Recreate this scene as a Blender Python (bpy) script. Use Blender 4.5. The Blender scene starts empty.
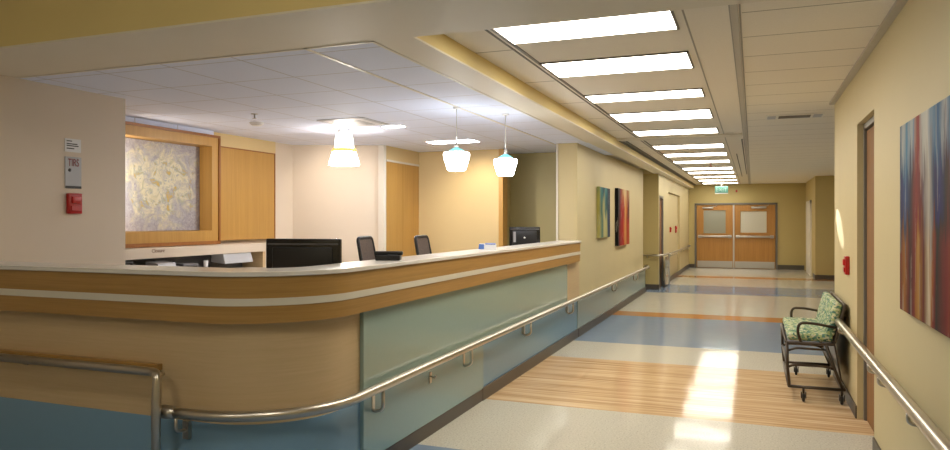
import bpy, bmesh, math, random
from mathutils import Vector, Matrix
random.seed(7)
S = bpy.context.scene
COL = S.collection
PI = math.pi

# ------------------------------------------------------------------ node helpers
class NT:
    def __init__(s, name):
        s.m = bpy.data.materials.new(name); s.m.use_nodes = True
        s.t = s.m.node_tree; s.b = s.t.nodes['Principled BSDF']
        s.out = s.t.nodes['Material Output']
        tc = s.t.nodes.new('ShaderNodeTexCoord'); s.obj = tc.outputs['Object']
    def link(s, a, b): s.t.links.new(a, b)
    def val(s, sock, v):
        if isinstance(v, (int, float)): sock.default_value = v
        elif isinstance(v, tuple): sock.default_value = v if len(v) == 4 else (*v, 1)
        else: s.link(v, sock)
    def math(s, op, a, b=0.0, c=0.0, clamp=False):
        n = s.t.nodes.new('ShaderNodeMath'); n.operation = op; n.use_clamp = clamp
        s.val(n.inputs[0], a); s.val(n.inputs[1], b); s.val(n.inputs[2], c)
        return n.outputs[0]
    def sep(s):
        n = s.t.nodes.new('ShaderNodeSeparateXYZ'); s.link(s.obj, n.inputs[0])
        return n.outputs
    def scaled(s, sx, sy, sz, loc=(0, 0, 0)):
        n = s.t.nodes.new('ShaderNodeMapping'); s.link(s.obj, n.inputs[0])
        n.inputs['Scale'].default_value = (sx, sy, sz); n.inputs['Location'].default_value = loc
        return n.outputs[0]
    def noise(s, vec, scale=1.0, detail=3, rough=.5, dist=0.0):
        n = s.t.nodes.new('ShaderNodeTexNoise'); s.link(vec, n.inputs['Vector'])
        n.inputs['Scale'].default_value = scale; n.inputs['Detail'].default_value = detail
        n.inputs['Roughness'].default_value = rough; n.inputs['Distortion'].default_value = dist
        return n.outputs['Fac']
    def voronoi(s, vec, scale=1.0):
        n = s.t.nodes.new('ShaderNodeTexVoronoi'); s.link(vec, n.inputs['Vector'])
        n.inputs['Scale'].default_value = scale
        return n.outputs
    def ramp(s, fac, stops, interp='LINEAR'):
        n = s.t.nodes.new('ShaderNodeValToRGB'); s.link(fac, n.inputs[0])
        cr = n.color_ramp; cr.interpolation = interp
        while len(cr.elements) > 1: cr.elements.remove(cr.elements[0])
        cr.elements[0].position = stops[0][0]; cr.elements[0].color = (*stops[0][1], 1)
        for p, c in stops[1:]:
            e = cr.elements.new(p); e.color = (*c, 1)
        return n.outputs[0]
    def mix(s, f, a, b, mode='MIX'):
        n = s.t.nodes.new('ShaderNodeMix'); n.data_type = 'RGBA'; n.blend_type = mode
        s.val(n.inputs[0], f); s.val(n.inputs[6], a); s.val(n.inputs[7], b)
        return n.outputs[2]
    def bump(s, h, strength=.2, dist=.01):
        n = s.t.nodes.new('ShaderNodeBump'); s.link(h, n.inputs['Height'])
        n.inputs['Strength'].default_value = strength; n.inputs['Distance'].default_value = dist
        s.link(n.outputs[0], s.b.inputs['Normal'])
    def set(s, color=None, rough=None, metal=None, spec=None, coat=None, coat_r=None, emis=None, es=None, trans=None, alpha=None):
        I = s.b.inputs
        if color is not None: s.val(I['Base Color'], color)
        if rough is not None: s.val(I['Roughness'], rough)
        if metal is not None: I['Metallic'].default_value = metal
        if spec is not None: I['Specular IOR Level'].default_value = spec
        if coat is not None: I['Coat Weight'].default_value = coat
        if coat_r is not None: I['Coat Roughness'].default_value = coat_r
        if emis is not None: s.val(I['Emission Color'], emis); I['Emission Strength'].default_value = es
        if trans is not None: I['Transmission Weight'].default_value = trans
        if alpha is not None: I['Alpha'].default_value = alpha
        return s.m

def srgb(r, g, b):
    f = lambda v: (v/255/12.92) if v/255 <= .04045 else ((v/255+.055)/1.055)**2.4
    return (f(r), f(g), f(b))

def paint(name, c, rough=.55, var=.04):
    n = NT(name); f = n.noise(n.obj, 1.7, 2)
    col = n.mix(f, tuple(v*(1-var) for v in c), tuple(min(1, v*(1+var)) for v in c))
    fine = n.noise(n.obj, 160, 2); n.bump(fine, .08, .002)
    return n.set(col, rough)
def plain(name, c, rough=.5, metal=0, **k): 
    n = NT(name); f = n.noise(n.obj, 25, 2)
    col = n.mix(f, tuple(v*.96 for v in c), c)
    return n.set(col, rough, metal, **k)
def glow(name, c, e, es, rough=.5): return NT(name).set(c, rough, emis=e, es=es)
def wood(name, dark, light, sc, rough=.38, bumpy=.05):
    n = NT(name)
    a = n.noise(n.scaled(*sc), 1, 4, .6, .3)
    b = n.noise(n.scaled(*[v*5 for v in sc]), 1, 3, .6)
    f = n.math('ADD', n.math('MULTIPLY', a, .65), n.math('MULTIPLY', b, .35))
    col = n.ramp(f, [(.3, dark), (.7, light)])
    n.bump(b, bumpy, .002)
    return n.set(col, rough)

M = {}
M['wall'] = paint('cream_yellow_paint', (.60, .505, .285))
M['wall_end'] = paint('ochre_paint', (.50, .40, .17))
M['wall_station'] = paint('pinkish_beige_paint', (.66, .565, .46))
M['wall_gold'] = paint('warm_wallcovering', (.62, .47, .24))
M['wall_olive'] = paint('olive_paint', (.46, .40, .20))
M['soffit_yellow'] = paint('soffit_yellow_paint', (.72, .57, .24))
M['soffit_under'] = paint('soffit_underside_paint', (.74, .68, .56))
M['trimwhite'] = plain('white_trim_paint', (.75, .71, .63), .4)
M['base'] = plain('taupe_vinyl_base', (.085, .072, .06), .4)
M['fascia'] = wood('honey_maple_fascia', (.31, .165, .042), (.45, .255, .075), (1.2, 1.2, 60), .35)
M['panelwood'] = wood('golden_maple_panel', (.42, .225, .05), (.53, .30, .075), (25, 25, .8), .4)
M['doorwood_shaded'] = wood('shaded_door_veneer', (.22, .105, .035), (.30, .15, .05), (25, 25, .8), .7)  # darker veneer copy, shade of the door recess put into its colour
M['doorwood'] = wood('door_maple_veneer', (.37, .17, .04), (.52, .26, .065), (25, 25, .8), .35)
M['trimwood'] = wood('reddish_wood_edge', (.24, .085, .018), (.34, .13, .03), (30, 30, 1), .35)
M['body'] = wood('pale_maple_laminate', (.52, .375, .20), (.60, .44, .25), (2, 2, 70), .4, .03)
M['blue'] = plain('slate_blue_laminate', (.19, .33, .46), .25)
M['blue_light'] = plain('grey_green_laminate', (.30, .385, .37), .25)
M['glass_green'] = plain('back_painted_sage_glass', (.285, .37, .315), .16, coat=.4, coat_r=.05)
M['glass_low'] = plain('reflection_tinted_glass', (.235, .365, .39), .16, coat=.4, coat_r=.05)  # bluish reflection on the lower glass put into its base colour
M['counter'] = plain('off_white_solid_surface', (.74, .70, .64), .25)
M['stripe'] = plain('ivory_stripe_laminate', (.66, .61, .50), .3)
M['dark_frame'] = plain('bronze_metal_frame', (.075, .058, .045), .35, .6)
M['black'] = plain('black_plastic', (.012, .012, .014), .35)
M['blackgloss'] = plain('glossy_black_plastic', (.01, .01, .012), .18)
M['greyplastic'] = plain('grey_plastic', (.25, .25, .27), .4)
M['midgrey'] = plain('mid_grey_plastic', (.12, .12, .13), .45)
M['whiteplastic'] = plain('white_plastic', (.75, .75, .76), .35)
M['bluecard'] = plain('blue_card', (.06, .14, .42), .45)
M['redplastic'] = plain('red_alarm_plastic', (.42, .012, .012), .3)
M['placard'] = plain('grey_placard', (.42, .43, .46), .4)
M['redprint'] = plain('dark_red_print', (.22, .02, .015), .5)
M['brownprint'] = plain('brown_print', (.25, .14, .09), .5)
M['blackprint'] = plain('black_print', (.02, .02, .02), .5)
M['doorframe'] = plain('grey_metal_door_frame', (.19, .175, .155), .4, .2)
M['closer'] = plain('aluminium_closer', (.55, .54, .52), .35, .8)
M['lightframe'] = plain('fixture_frame_metal', (.20, .18, .16), .5)
M['slot'] = plain('dark_ceiling_slot', (.17, .15, .12), .6)
M['track'] = plain('grey_ceiling_track', (.36, .33, .27), .5)
M['tile_line'] = plain('ceiling_track_metal', (.50, .46, .38), .5)
M['diffuser'] = glow('lit_lens_diffuser', (.9, .9, .9), (1, .93, .80), 12)
M['diffuser_cool'] = glow('lit_station_diffuser', (.9, .9, .9), (.93, .95, 1), 45)
M['diffuser_fill'] = glow('added_fill_diffuser', (.9, .9, .9), (1, .93, .80), 22)  # for the added, unseen lobby fill panels
M['shade_white'] = glow('lit_opal_glass_shade', (.9, .9, .9), (1, .96, .91), 15)
M['shade_white2'] = glow('lit_opal_glass_bowl', (.9, .9, .9), (.96, .98, 1), 19)
M['shade_gold'] = glow('amber_glass_band', (.8, .5, .15), (1, .60, .18), .8)
M['shade_teal'] = glow('teal_glass_cap', (.15, .55, .6), (.25, .75, .85), .7)
M['bulb'] = glow('lamp_bulb', (1, 1, 1), (1, .93, .82), 30)
M['exit'] = NT('exit_sign_face'); M['exit'] = M['exit'].set((.12, .32, .27), .3, emis=(.2, .62, .5), es=.06)
M['exitletters'] = glow('exit_sign_letters', (.4, .6, .55), (.5, .8, .72), .12)
M['tile_plain'] = None

def steel(name, c, r):
    n = NT(name); f = n.noise(n.scaled(8, 8, 8), 1, 1)
    return n.set(c, n.math('MULTIPLY_ADD', f, .04, r), 1.0)
M['steel'] = steel('brushed_stainless_steel', (.56, .52, .46), .29)
M['steel2'] = steel('satin_steel_kick_plate', (.55, .53, .50), .35)

# glass in the doors
g = NT('door_vision_glass'); M['glass'] = g.set((.33, .33, .27), .12, spec=.7)
g = NT('lit_door_vision_glass'); M['glass_lit'] = g.set((.62, .60, .52), .15, spec=.7)  # lit look put into a paler base colour

# mesh backs of the office chairs
n = NT('chair_mesh_fabric'); f = n.voronoi(n.obj, 220)['Distance']
M['mesh'] = n.set(n.ramp(f, [(.2, (.05, .035, .028)), (.6, (.14, .10, .08))]), .8)

# green patterned upholstery
n = NT('green_patterned_upholstery')
v = n.voronoi(n.scaled(1, .8, 1.4), 44)
cc = n.t.nodes.new('ShaderNodeSeparateColor'); n.link(v['Color'], cc.inputs[0])
M['fabric'] = n.set(n.ramp(cc.outputs[0], [(0, (.05, .14, .10)), (.18, (.15, .28, .16)), (.36, (.36, .43, .20)),
    (.56, (.56, .54, .34)), (.78, (.08, .20, .16)), (.88, (.50, .52, .38))], 'CONSTANT'), .75)

# ceilings -----------------------------------------------------------
def grid(n, px, x0, py, y0, w, xr=None):
    X, Y, Z = n.sep()
    fx = n.math('ABSOLUTE', n.math('SUBTRACT', n.math('FRACT', n.math('ADD', n.math('DIVIDE', n.math('SUBTRACT', X, x0), px), .5)), .5))
    fy = n.math('ABSOLUTE', n.math('SUBTRACT', n.math('FRACT', n.math('ADD', n.math('DIVIDE', n.math('SUBTRACT', Y, y0), py), .5)), .5))
    a = n.math('LESS_THAN', fx, w/px); b = n.math('LESS_THAN', fy, w/py)
    return X, Y, a, b
n = NT('station_ceiling_tile'); X, Y, a, b = grid(n, .61, -2.64, .61, 4.61, .007)
ln = n.math('MAXIMUM', a, b)
sp = n.noise(n.obj, 90, 2)
basec = n.mix(sp, (.68, .735, .92), (.76, .81, .98))
M['ceil_station'] = n.set(n.mix(ln, basec, (.52, .52, .58)), .8)
n = NT('corridor_ceiling_tile'); X, Y, a, b = grid(n, .61, -.06, .61, 5.12, .006)
_, _, _, b2 = grid(n, .61, 0, 1.22, 4.9, .008)
right = n.math('GREATER_THAN', X, -.06)
left = n.math('LESS_THAN', X, -1.58)
line = n.math('MAXIMUM', n.math('MULTIPLY', b, right), n.math('MULTIPLY', b2, left))
sp = n.noise(n.obj, 90, 2)
basec = n.mix(sp, (.78, .725, .63), (.86, .805, .70))
M['ceil'] = n.set(n.mix(line, basec, (.30, .26, .20)), .8)

# floor ---------------------------------------------------------------
n = NT('banded_terrazzo_and_wood_look_floor'); X, Y, Z = n.sep()
sel = n.math('DIVIDE', Y, 30.0)
CR, WD, BL, BG = (1, 0, 0), (0, 1, 0), (0, 0, 1), (0, 0, .6)
bands = [(-0.01, BL), (4.67, CR), (6.09, WD), (8.22, CR), (9.42, BL), (12.3, WD), (12.85, CR), (16.5, BG), (18.6, CR), (21.1, WD), (21.85, CR)]
rp = n.ramp(sel, [(max(0, p/30), c) for p, c in bands], 'CONSTANT')
sc = n.t.nodes.new('ShaderNodeSeparateColor'); n.link(rp, sc.inputs[0])
sv = n.noise(n.obj, 70, 2, .7)
cream = n.ramp(sv, [(.30, (.36, .335, .28)), (.42, (.54, .515, .44)), (.62, (.60, .57, .49)), (.72, (.70, .68, .61))])
big = n.noise(n.scaled(.5, 1.4, 1), 1, 2)
blue = n.mix(n.noise(n.scaled(6, 40, 1), 1, 3), (.19, .26, .365), (.25, .325, .43))
st = n.noise(n.scaled(.9, 22, 1), 1, 4, .55, .15)
pl = n.noise(n.scaled(.35, 8.1, 1, (3, 0, 0)), 1, 1)
wf = n.math('ADD', n.math('MULTIPLY', st, .7), n.math('MULTIPLY', pl, .3))
woodc = n.ramp(wf, [(.34, (.36, .21, .10)), (.47, (.56, .375, .205)), (.56, (.66, .475, .285)), (.68, (.78, .60, .40))])
woodn = n.mix(.5, woodc, (.48, .25, .095))
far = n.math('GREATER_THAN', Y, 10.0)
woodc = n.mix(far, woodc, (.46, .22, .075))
c1 = n.mix(sc.outputs[1], cream, woodc)
isb = n.math('GREATER_THAN', sc.outputs[2], .1)
c2 = n.mix(isb, c1, blue)
ro = n.math('MULTIPLY_ADD', n.noise(n.scaled(3, 3, 1), 1, 2), .06, .06)
wob = n.noise(n.scaled(2.2, 2.2, 1), 1, 2); n.bump(wob, .10, .02)
M['floor'] = n.set(c2, ro, spec=.08)

# paintings -----------------------------------------------------------
def streak(name, top, bot, sy, sz, zmid, zr):
    n = NT(name); X, Y, Z = n.sep()
    a = n.noise(n.scaled(sy, sy, sz), 1, 5, .62, .35)
    b = n.noise(n.scaled(sy*1.3, sy*1.3, sz*1.5, (5, 2, 7)), 1, 5, .65, .3)
    ct = n.ramp(a, top); cb = n.ramp(b, bot)
    f = n.math('ADD', n.math('DIVIDE', n.math('SUBTRACT', Z, zmid), zr), n.math('MULTIPLY_ADD', b, 2.2, -.6), clamp=True)
    n.bump(a, .15, .004)
    return n.set(n.mix(f, cb, ct), .45)
def canvas_mat(name, yl, yr, zb, zt, top, mid, bot, wob=.22, fine=9, k1=.36, k2=.70):
    """vertical brush streaks; local y runs from yl (left edge) to yr, z from zb to zt"""
    n = NT(name); X, Y, Z = n.sep()
    a = n.noise(n.scaled(fine, fine, 1.1), 1, 4, .6, .3)
    b = n.noise(n.scaled(fine*3.2, fine*3.2, 2.0, (5, 2, 7)), 1, 4, .65, .2)
    t = n.math('DIVIDE', n.math('SUBTRACT', Y, yl), yr-yl)
    t = n.math('ADD', t, n.math('MULTIPLY', n.math('SUBTRACT', a, .5), wob*2))
    t = n.math('ADD', t, n.math('MULTIPLY', n.math('SUBTRACT', b, .5), wob*.5))
    t = n.math('PINGPONG', t, 1.0)
    h = n.math('DIVIDE', n.math('SUBTRACT', Z, zb), zt-zb)
    h = n.math('ADD', h, n.math('MULTIPLY', n.math('SUBTRACT', b, .5), .9))
    ct, cm, cb = (n.ramp(t, q) for q in (top, mid, bot))
    f1 = n.math('MULTIPLY', n.math('SUBTRACT', h, k1), 6, clamp=True)
    f2 = n.math('MULTIPLY', n.math('SUBTRACT', h, k2), 5, clamp=True)
    c = n.mix(f2, n.mix(f1, cb, cm), ct)
    hs = n.t.nodes.new('ShaderNodeHueSaturation'); hs.inputs['Saturation'].default_value = .86; hs.inputs['Value'].default_value = .9
    n.link(c, hs.inputs['Color']); c = n.t.nodes.new('ShaderNodeBrightContrast'); n.link(hs.outputs[0], c.inputs[0]); c.inputs['Contrast'].default_value = .2; c.inputs['Bright'].default_value = -.01; c = c.outputs[0]
    c = n.mix(1.0, c, (0, 0, 0), 'LIGHTEN')
    c = n.mix(n.math('MULTIPLY', n.math('GREATER_THAN', b, .60), .3), c, (.42, .39, .33))
    n.bump(b, .1, .003)
    return n.set(c, .6, spec=.25)
M['art_right'] = canvas_mat('blue_and_rust_abstract_canvas', .865, -.185, -.495, .495,
    [(0, (.10, .17, .25)), (.08, (.45, .46, .44)), (.17, (.05, .20, .36)), (.27, (.42, .46, .46)), (.33, (.20, .30, .42)), (.38, (.36, .10, .07)), (.47, (.30, .05, .03)), (.53, (.50, .50, .46)), (.64, (.62, .60, .54)), (.72, (.16, .28, .42)), (.82, (.05, .16, .32)), (.92, (.50, .50, .47)), (1, (.08, .2, .36))],
    [(0, (.05, .08, .14)), (.14, (.02, .12, .26)), (.27, (.10, .10, .13)), (.38, (.28, .06, .03)), (.48, (.22, .035, .02)), (.56, (.20, .16, .18)), (.66, (.55, .50, .42)), (.75, (.04, .07, .16)), (.85, (.02, .09, .22)), (1, (.16, .06, .05))],
    [(0, (.18, .07, .03)), (.14, (.36, .17, .05)), (.24, (.12, .05, .04)), (.36, (.26, .08, .03)), (.46, (.48, .27, .09)), (.55, (.17, .06, .04)), (.64, (.62, .52, .36)), (.70, (.36, .13, .04)), (.82, (.10, .03, .035)), (1, (.30, .09, .03))], .10, 5)
M['art_teal'] = canvas_mat('teal_and_gold_abstract_canvas', -.445, .445, -.405, .405,
    [(0, (.30, .33, .16)), (.2, (.10, .26, .26)), (.4, (.03, .13, .16)), (.6, (.16, .34, .34)), (.8, (.03, .12, .15)), (1, (.02, .08, .11))],
    [(0, (.42, .38, .13)), (.2, (.04, .16, .18)), (.42, (.48, .45, .18)), (.55, (.05, .18, .2)), (1, (.015, .09, .13))],
    [(0, (.46, .42, .16)), (.25, (.10, .22, .2)), (.45, (.56, .50, .22)), (.62, (.50, .46, .2)), (.78, (.03, .12, .2)), (1, (.02, .08, .14))], .12, 5)
M['art_red'] = canvas_mat('red_and_amber_abstract_canvas', -.625, .625, -.52, .52,
    [(0, (.05, .01, .01)), (.12, (.10, .03, .02)), (.3, (.34, .09, .04)), (.5, (.62, .42, .20)), (.68, (.60, .46, .26)), (.85, (.34, .10, .04)), (1, (.5, .4, .2))],
    [(0, (.07, .01, .01)), (.14, (.15, .02, .01)), (.28, (.38, .03, .015)), (.5, (.36, .03, .015)), (.6, (.62, .34, .12)), (.72, (.50, .18, .05)), (.9, (.14, .02, .01)), (1, (.4, .05, .02))],
    [(0, (.08, .01, .01)), (.2, (.34, .025, .015)), (.45, (.46, .05, .02)), (.6, (.60, .30, .10)), (.78, (.36, .04, .02)), (1, (.46, .12, .04))], .08, 3.5)
n = NT('cream_blossoms_on_lavender_grey_canvas')
X, Y, Z = n.sep()
warp = n.noise(n.obj, 4.5, 5, .65, 1.2); fine = n.noise(n.obj, 22, 4, .7, 1.5); mid = n.noise(n.scaled(1, 1, 1, (4, 7, 2)), 7, 4, .6, 1.0)
yy = n.math('DIVIDE', n.math('SUBTRACT', Y, 0.05), .72); zz = n.math('DIVIDE', n.math('SUBTRACT', Z, .02), .60)
rad = n.math('ADD', n.math('MULTIPLY', yy, yy), n.math('MULTIPLY', zz, zz))
m_ = n.math('SUBTRACT', n.math('MULTIPLY_ADD', warp, 3.4, -1.0), rad)
bgc = n.ramp(fine, [(.35, (.28, .265, .30)), (.55, (.38, .365, .40)), (.7, (.50, .48, .50))])
fl = n.ramp(mid, [(.30, (.34, .36, .26)), (.42, (.58, .53, .35)), (.52, (.66, .61, .44)), (.60, (.36, .38, .28)), (.66, (.55, .36, .06)), (.75, (.60, .44, .10))])
fl = n.mix(n.math('GREATER_THAN', fine, .58), fl, (.34, .36, .36))
M['art_niche'] = n.set(n.mix(n.math('MULTIPLY', m_, 1.6, clamp=True), bgc, fl), .5)

# ------------------------------------------------------------------ mesh builder
class MB:
    def __init__(s): s.bm = bmesh.new(); s.smooth = []
    def box(s, x0, x1, y0, y1, z0, z1):
        v = [s.bm.verts.new(p) for p in ((x0,y0,z0),(x1,y0,z0),(x1,y1,z0),(x0,y1,z0),(x0,y0,z1),(x1,y0,z1),(x1,y1,z1),(x0,y1,z1))]
        for q in ((3,2,1,0),(4,5,6,7),(0,1,5,4),(1,2,6,5),(2,3,7,6),(3,0,4,7)): s.bm.faces.new([v[i] for i in q])
        return s
    def hexa(s, pts):
        v = [s.bm.verts.new(p) for p in pts]
        for q in ((3,2,1,0),(4,5,6,7),(0,1,5,4),(1,2,6,5),(2,3,7,6),(3,0,4,7)): s.bm.faces.new([v[i] for i in q])
        return s
    def prism(s, poly, z0, z1):
        a = [s.bm.verts.new((p[0], p[1], z0)) for p in poly]; b = [s.bm.verts.new((p[0], p[1], z1)) for p in poly]
        s.bm.faces.new(a[::-1]); s.bm.faces.new(b); k = len(poly)
        for i in range(k): s.bm.faces.new((a[i], a[(i+1)%k], b[(i+1)%k], b[i]))
        return s
    def band(s, outer, inner, z0, z1, smooth=True):
        """a thick strip between two matching open paths"""
        rows = []
        for o, i in zip(outer, inner):
            rows.append([s.bm.verts.new(p) for p in ((*o, z0), (*o, z1), (*i, z1), (*i, z0))])
        for r, q in zip(rows, rows[1:]):
            for k in range(4):
                f = s.bm.faces.new((r[k], q[k], q[(k+1)%4], r[(k+1)%4]))
        s.bm.faces.new(rows[0]); s.bm.faces.new(rows[-1][::-1])
        return s
    def tube(s, pts, r, seg=14, caps=True):
        pts = [Vector(p) for p in pts]; rings = []
        t0 = (pts[1]-pts[0]).normalized()
        ref = Vector((0,0,1)) if abs(t0.z) < .9 else Vector((1,0,0))
        nrm = (ref - t0*ref.dot(t0)).normalized()
        for i, p in enumerate(pts):
            if i == 0: t = t0
            elif i == len(pts)-1: t = (pts[-1]-pts[-2]).normalized()
            else: t = ((pts[i+1]-p).normalized() + (p-pts[i-1]).normalized()).normalized()
            nrm = (nrm - t*nrm.dot(t)).normalized(); bn = t.cross(nrm)
            rr = r[i] if isinstance(r, (list, tuple)) else r
            rings.append([s.bm.verts.new(p + (nrm*math.cos(2*PI*k/seg)+bn*math.sin(2*PI*k/seg))*rr) for k in range(seg)])
        for a, b in zip(rings, rings[1:]):
            for k in range(seg):
                f = s.bm.faces.new((a[k], a[(k+1)%seg], b[(k+1)%seg], b[k])); f.smooth = True
        if caps: s.bm.faces.new(rings[0][::-1]); s.bm.faces.new(rings[-1])
        return s
    def lathe(s, prof, c=(0,0,0), seg=28, axis='z'):
        rings = []
        for (r, h) in prof:
            ring = []
            for k in range(seg):
                a = 2*PI*k/seg; x, y = math.cos(a)*r, math.sin(a)*r
                p = {'z': (x, y, h), 'y': (x, h, y), 'x': (h, x, y)}[axis]
                ring.append(s.bm.verts.new((c[0]+p[0], c[1]+p[1], c[2]+p[2])))
            rings.append(ring)
        for a, b in zip(rings, rings[1:]):
            for k in range(seg):
                f = s.bm.faces.new((a[k], a[(k+1)%seg], b[(k+1)%seg], b[k])); f.smooth = True
        if prof[0][0] > 1e-4: s.bm.faces.new(rings[0][::-1])
        if prof[-1][0] > 1e-4: s.bm.faces.new(rings[-1])
        return s
    def rounded(s, x0, x1, y0, y1, z0, z1, r):
        """box with rounded edges"""
        b = bmesh.new(); v = [b.verts.new(p) for p in ((x0,y0,z0),(x1,y0,z0),(x1,y1,z0),(x0,y1,z0),(x0,y0,z1),(x1,y0,z1),(x1,y1,z1),(x0,y1,z1))]
        for q in ((3,2,1,0),(4,5,6,7),(0,1,5,4),(1,2,6,5),(2,3,7,6),(3,0,4,7)): b.faces.new([v[i] for i in q])
        bmesh.ops.bevel(b, geom=b.edges[:], offset=r, segments=3, profile=.5, affect='EDGES')
        for f in b.faces: f.smooth = True
        me = bpy.data.meshes.new('tmp'); b.to_mesh(me); b.free(); s.bm.from_mesh(me); bpy.data.meshes.remove(me)
        return s
    def xf(s, mat): s.bm.transform(mat); return s
    def build(s, name, m, parent=None, bevel=0, origin=None, flat=False):
        bmesh.ops.recalc_face_normals(s.bm, faces=s.bm.faces[:])
        if origin is not None: s.bm.transform(Matrix.Translation(-Vector(origin)))
        me = bpy.data.meshes.new(name); s.bm.to_mesh(me); s.bm.free()
        me.materials.append(m)
        o = bpy.data.objects.new(name, me); COL.objects.link(o)
        if origin is not None: o.location = origin
        if parent: o.parent = parent
        if bevel:
            md = o.modifiers.new('bevel', 'BEVEL'); md.width = bevel; md.segments = 2; md.limit_method = 'ANGLE'
        return o

def rod_path(pts, r, n=6):
    """polyline with rounded corners"""
    pts = [Vector(p) for p in pts]; out = [pts[0]]
    for a, b, c in zip(pts, pts[1:], pts[2:]):
        d1 = (a-b).normalized(); d2 = (c-b).normalized()
        rr = min(r, (a-b).length*.49, (c-b).length*.49)
        p, q = b+d1*rr, b+d2*rr
        for k in range(n+1):
            t = k/n; out.append(p*(1-t)**2 + b*2*t*(1-t) + q*t*t)
    out.append(pts[-1]); return out

def tag(o, label=None, cat=None, group=None, kind=None):
    if label: o['label'] = label
    if cat: o['category'] = cat
    if group: o['group'] = group
    if kind: o['kind'] = kind
    return o
def thing(name, loc, label, cat, rz=0, group=None):
    o = bpy.data.objects.new(name, None); COL.objects.link(o); o.location = loc; o.rotation_euler = (0, 0, rz)
    o.empty_display_size = .1
    return tag(o, label, cat, group)
def kids(o): return [c for c in bpy.data.objects if c.parent == o]
def copy_tree(o, parent=None):
    c = o.copy(); COL.objects.link(c); c.parent = parent
    for ch in kids(o):
        if ch != c: copy_tree(ch, c)
    return c
def struct(name, mb, m, bevel=0, parent=None):
    o = mb.build(name, m, parent, bevel)
    if parent is None: o['kind'] = 'structure'
    return o
def struct_empty(name, loc):
    o = bpy.data.objects.new(name, None); COL.objects.link(o); o.location = loc; o['kind'] = 'structure'; return o
def text_part(name, s, size, m, parent, mat4, depth=.001):
    cu = bpy.data.curves.new(name, 'FONT'); cu.body = s; cu.size = size; cu.extrude = depth
    cu.align_x = 'CENTER'; cu.align_y = 'CENTER'
    tmp = bpy.data.objects.new(name + '_tmp', cu); COL.objects.link(tmp)
    dg = bpy.context.evaluated_depsgraph_get(); dg.update()
    me = bpy.data.meshes.new_from_object(tmp.evaluated_get(dg)); me.name = name
    bpy.data.objects.remove(tmp); bpy.data.curves.remove(cu)
    me.transform(mat4); me.materials.clear(); me.materials.append(m)
    o = bpy.data.objects.new(name, me); COL.objects.link(o); o.parent = parent
    return o

# ------------------------------------------------------------------ dimensions
XR, XL = .79, -2.30             # corridor walls
ZC, ZS = 2.83, 2.70             # corridor ceiling, soffit and station ceiling
YE = 25.7

# ------------------------------------------------------------------ shell
struct('floor', MB().box(-8, 5, -3, 26.2, -.1, 0), M['floor'])
struct('ceiling', MB().box(-2.6, 5, 3.86, 26.0, ZC, ZC+.15), M['ceil'])
struct('ceiling_station', MB().box(-7.6, -2.15, 3.86, 12.0, ZS, ZS+.14), M['ceil_station'])
struct('ceiling_lobby', MB().box(-8, 1.2, -3, 3.18, 3.9, 4.0), M['ceil'])
# beam across the front and soffit along the station: yellow faces, pale undersides
b = MB().box(-8, 1.2, 3.18, 3.86, ZS+.012, 4.0).box(-2.15, -1.885, 3.86, 26.0, ZS+.012, ZC+.1)
struct('trim_1', b, M['soffit_yellow'])
b = MB().box(-8, .79, 3.18, 3.86, ZS, ZS+.012).box(-2.15, -1.885, 3.86, 26.0, ZS, ZS+.012)
struct('trim_2', b, M['soffit_under'])
struct('trim_3', MB().box(-2.17, -2.15, 3.86, 9.95, ZS-.004, ZS+.02), M['trimwhite'])
# white bright T-bar and edge angle of the station ceiling
struct('trim_4', MB().box(-2.655, -2.63, 3.86, 11.2, ZS-.005, ZS+.005).box(-5.25, -2.15, 3.86, 3.88, ZS-.005, ZS+.005), M['trimwhite'])
# dark slots and tracks in the corridor ceiling
struct('trim_5', MB().box(-1.60, -1.585, 3.86, 25.7, ZC-.004, ZC+.01).box(-1.56, -1.535, 3.86, 25.7, ZC-.004, ZC+.01), M['slot'])
struct('trim_6', MB().box(-.385, -.375, 3.86, 25.7, ZC-.004, ZC+.01).box(-.075, -.065, 3.86, 25.7, ZC-.005, ZC+.01).box(-.13, -.122, 3.86, 25.7, ZC-.005, ZC+.01), M['track'])
struct('trim_7', MB().box(-.12, -.08, 3.86, 25.7, ZC-.012, ZC+.01).box(.74, .79, 3.86, 8.3, ZC-.02, ZC+.01), M['tile_line'])
struct('trim_8', MB().box(-1.885, -.14, 10.7, 10.95, ZC-.025, ZC+.01), M['soffit_under'])
struct('trim_9', MB().box(-1.88, -1.86, 10.9, 25.7, ZC-.03, ZC+.01).box(-1.83, -1.80, 10.9, 25.7, ZC-.02, ZC+.01), M['slot'])
struct('trim_10', MB().box(-.16, -.145, 11.5, 20, ZC-.02, ZC+.01).box(-.28, -.27, 14, 21, ZC-.02, ZC+.01), M['slot'])

# right wall near: with a door opening
TH = .22
struct('wall_right', MB().box(XR, XR+TH, -3, 5.69, 0, 4.0).box(XR, XR+TH, 6.57, 8.3, 0, ZC+.05).box(XR, XR+TH, 5.69, 6.57, 2.39, 4.0), M['wall'])
struct('baseboard_right', MB().box(XR-.012, XR, -3, 5.68, 0, .10).box(XR-.012, XR, 6.58, 8.3, 0, .10).box(XR-.012, XR+TH, 8.3, 8.312, 0, .1), M['base'])
d = struct_empty('door_1', (XR+.1, 6.13, 0))
def local(mb, o): return mb.xf(Matrix.Translation(-o.location))
local(MB().box(.855, .90, 5.72, 6.54, .005, 2.33), d).build('door_leaf', M['doorwood_shaded'], d, .002)
local(MB().box(.835, .95, 6.53, 6.57, 0, 2.39).box(.835, .95, 5.69, 5.72, 0, 2.39).box(.835, .95, 5.69, 6.57, 2.34, 2.39), d).build('door_frame', M['doorframe'], d, .003)

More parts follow.
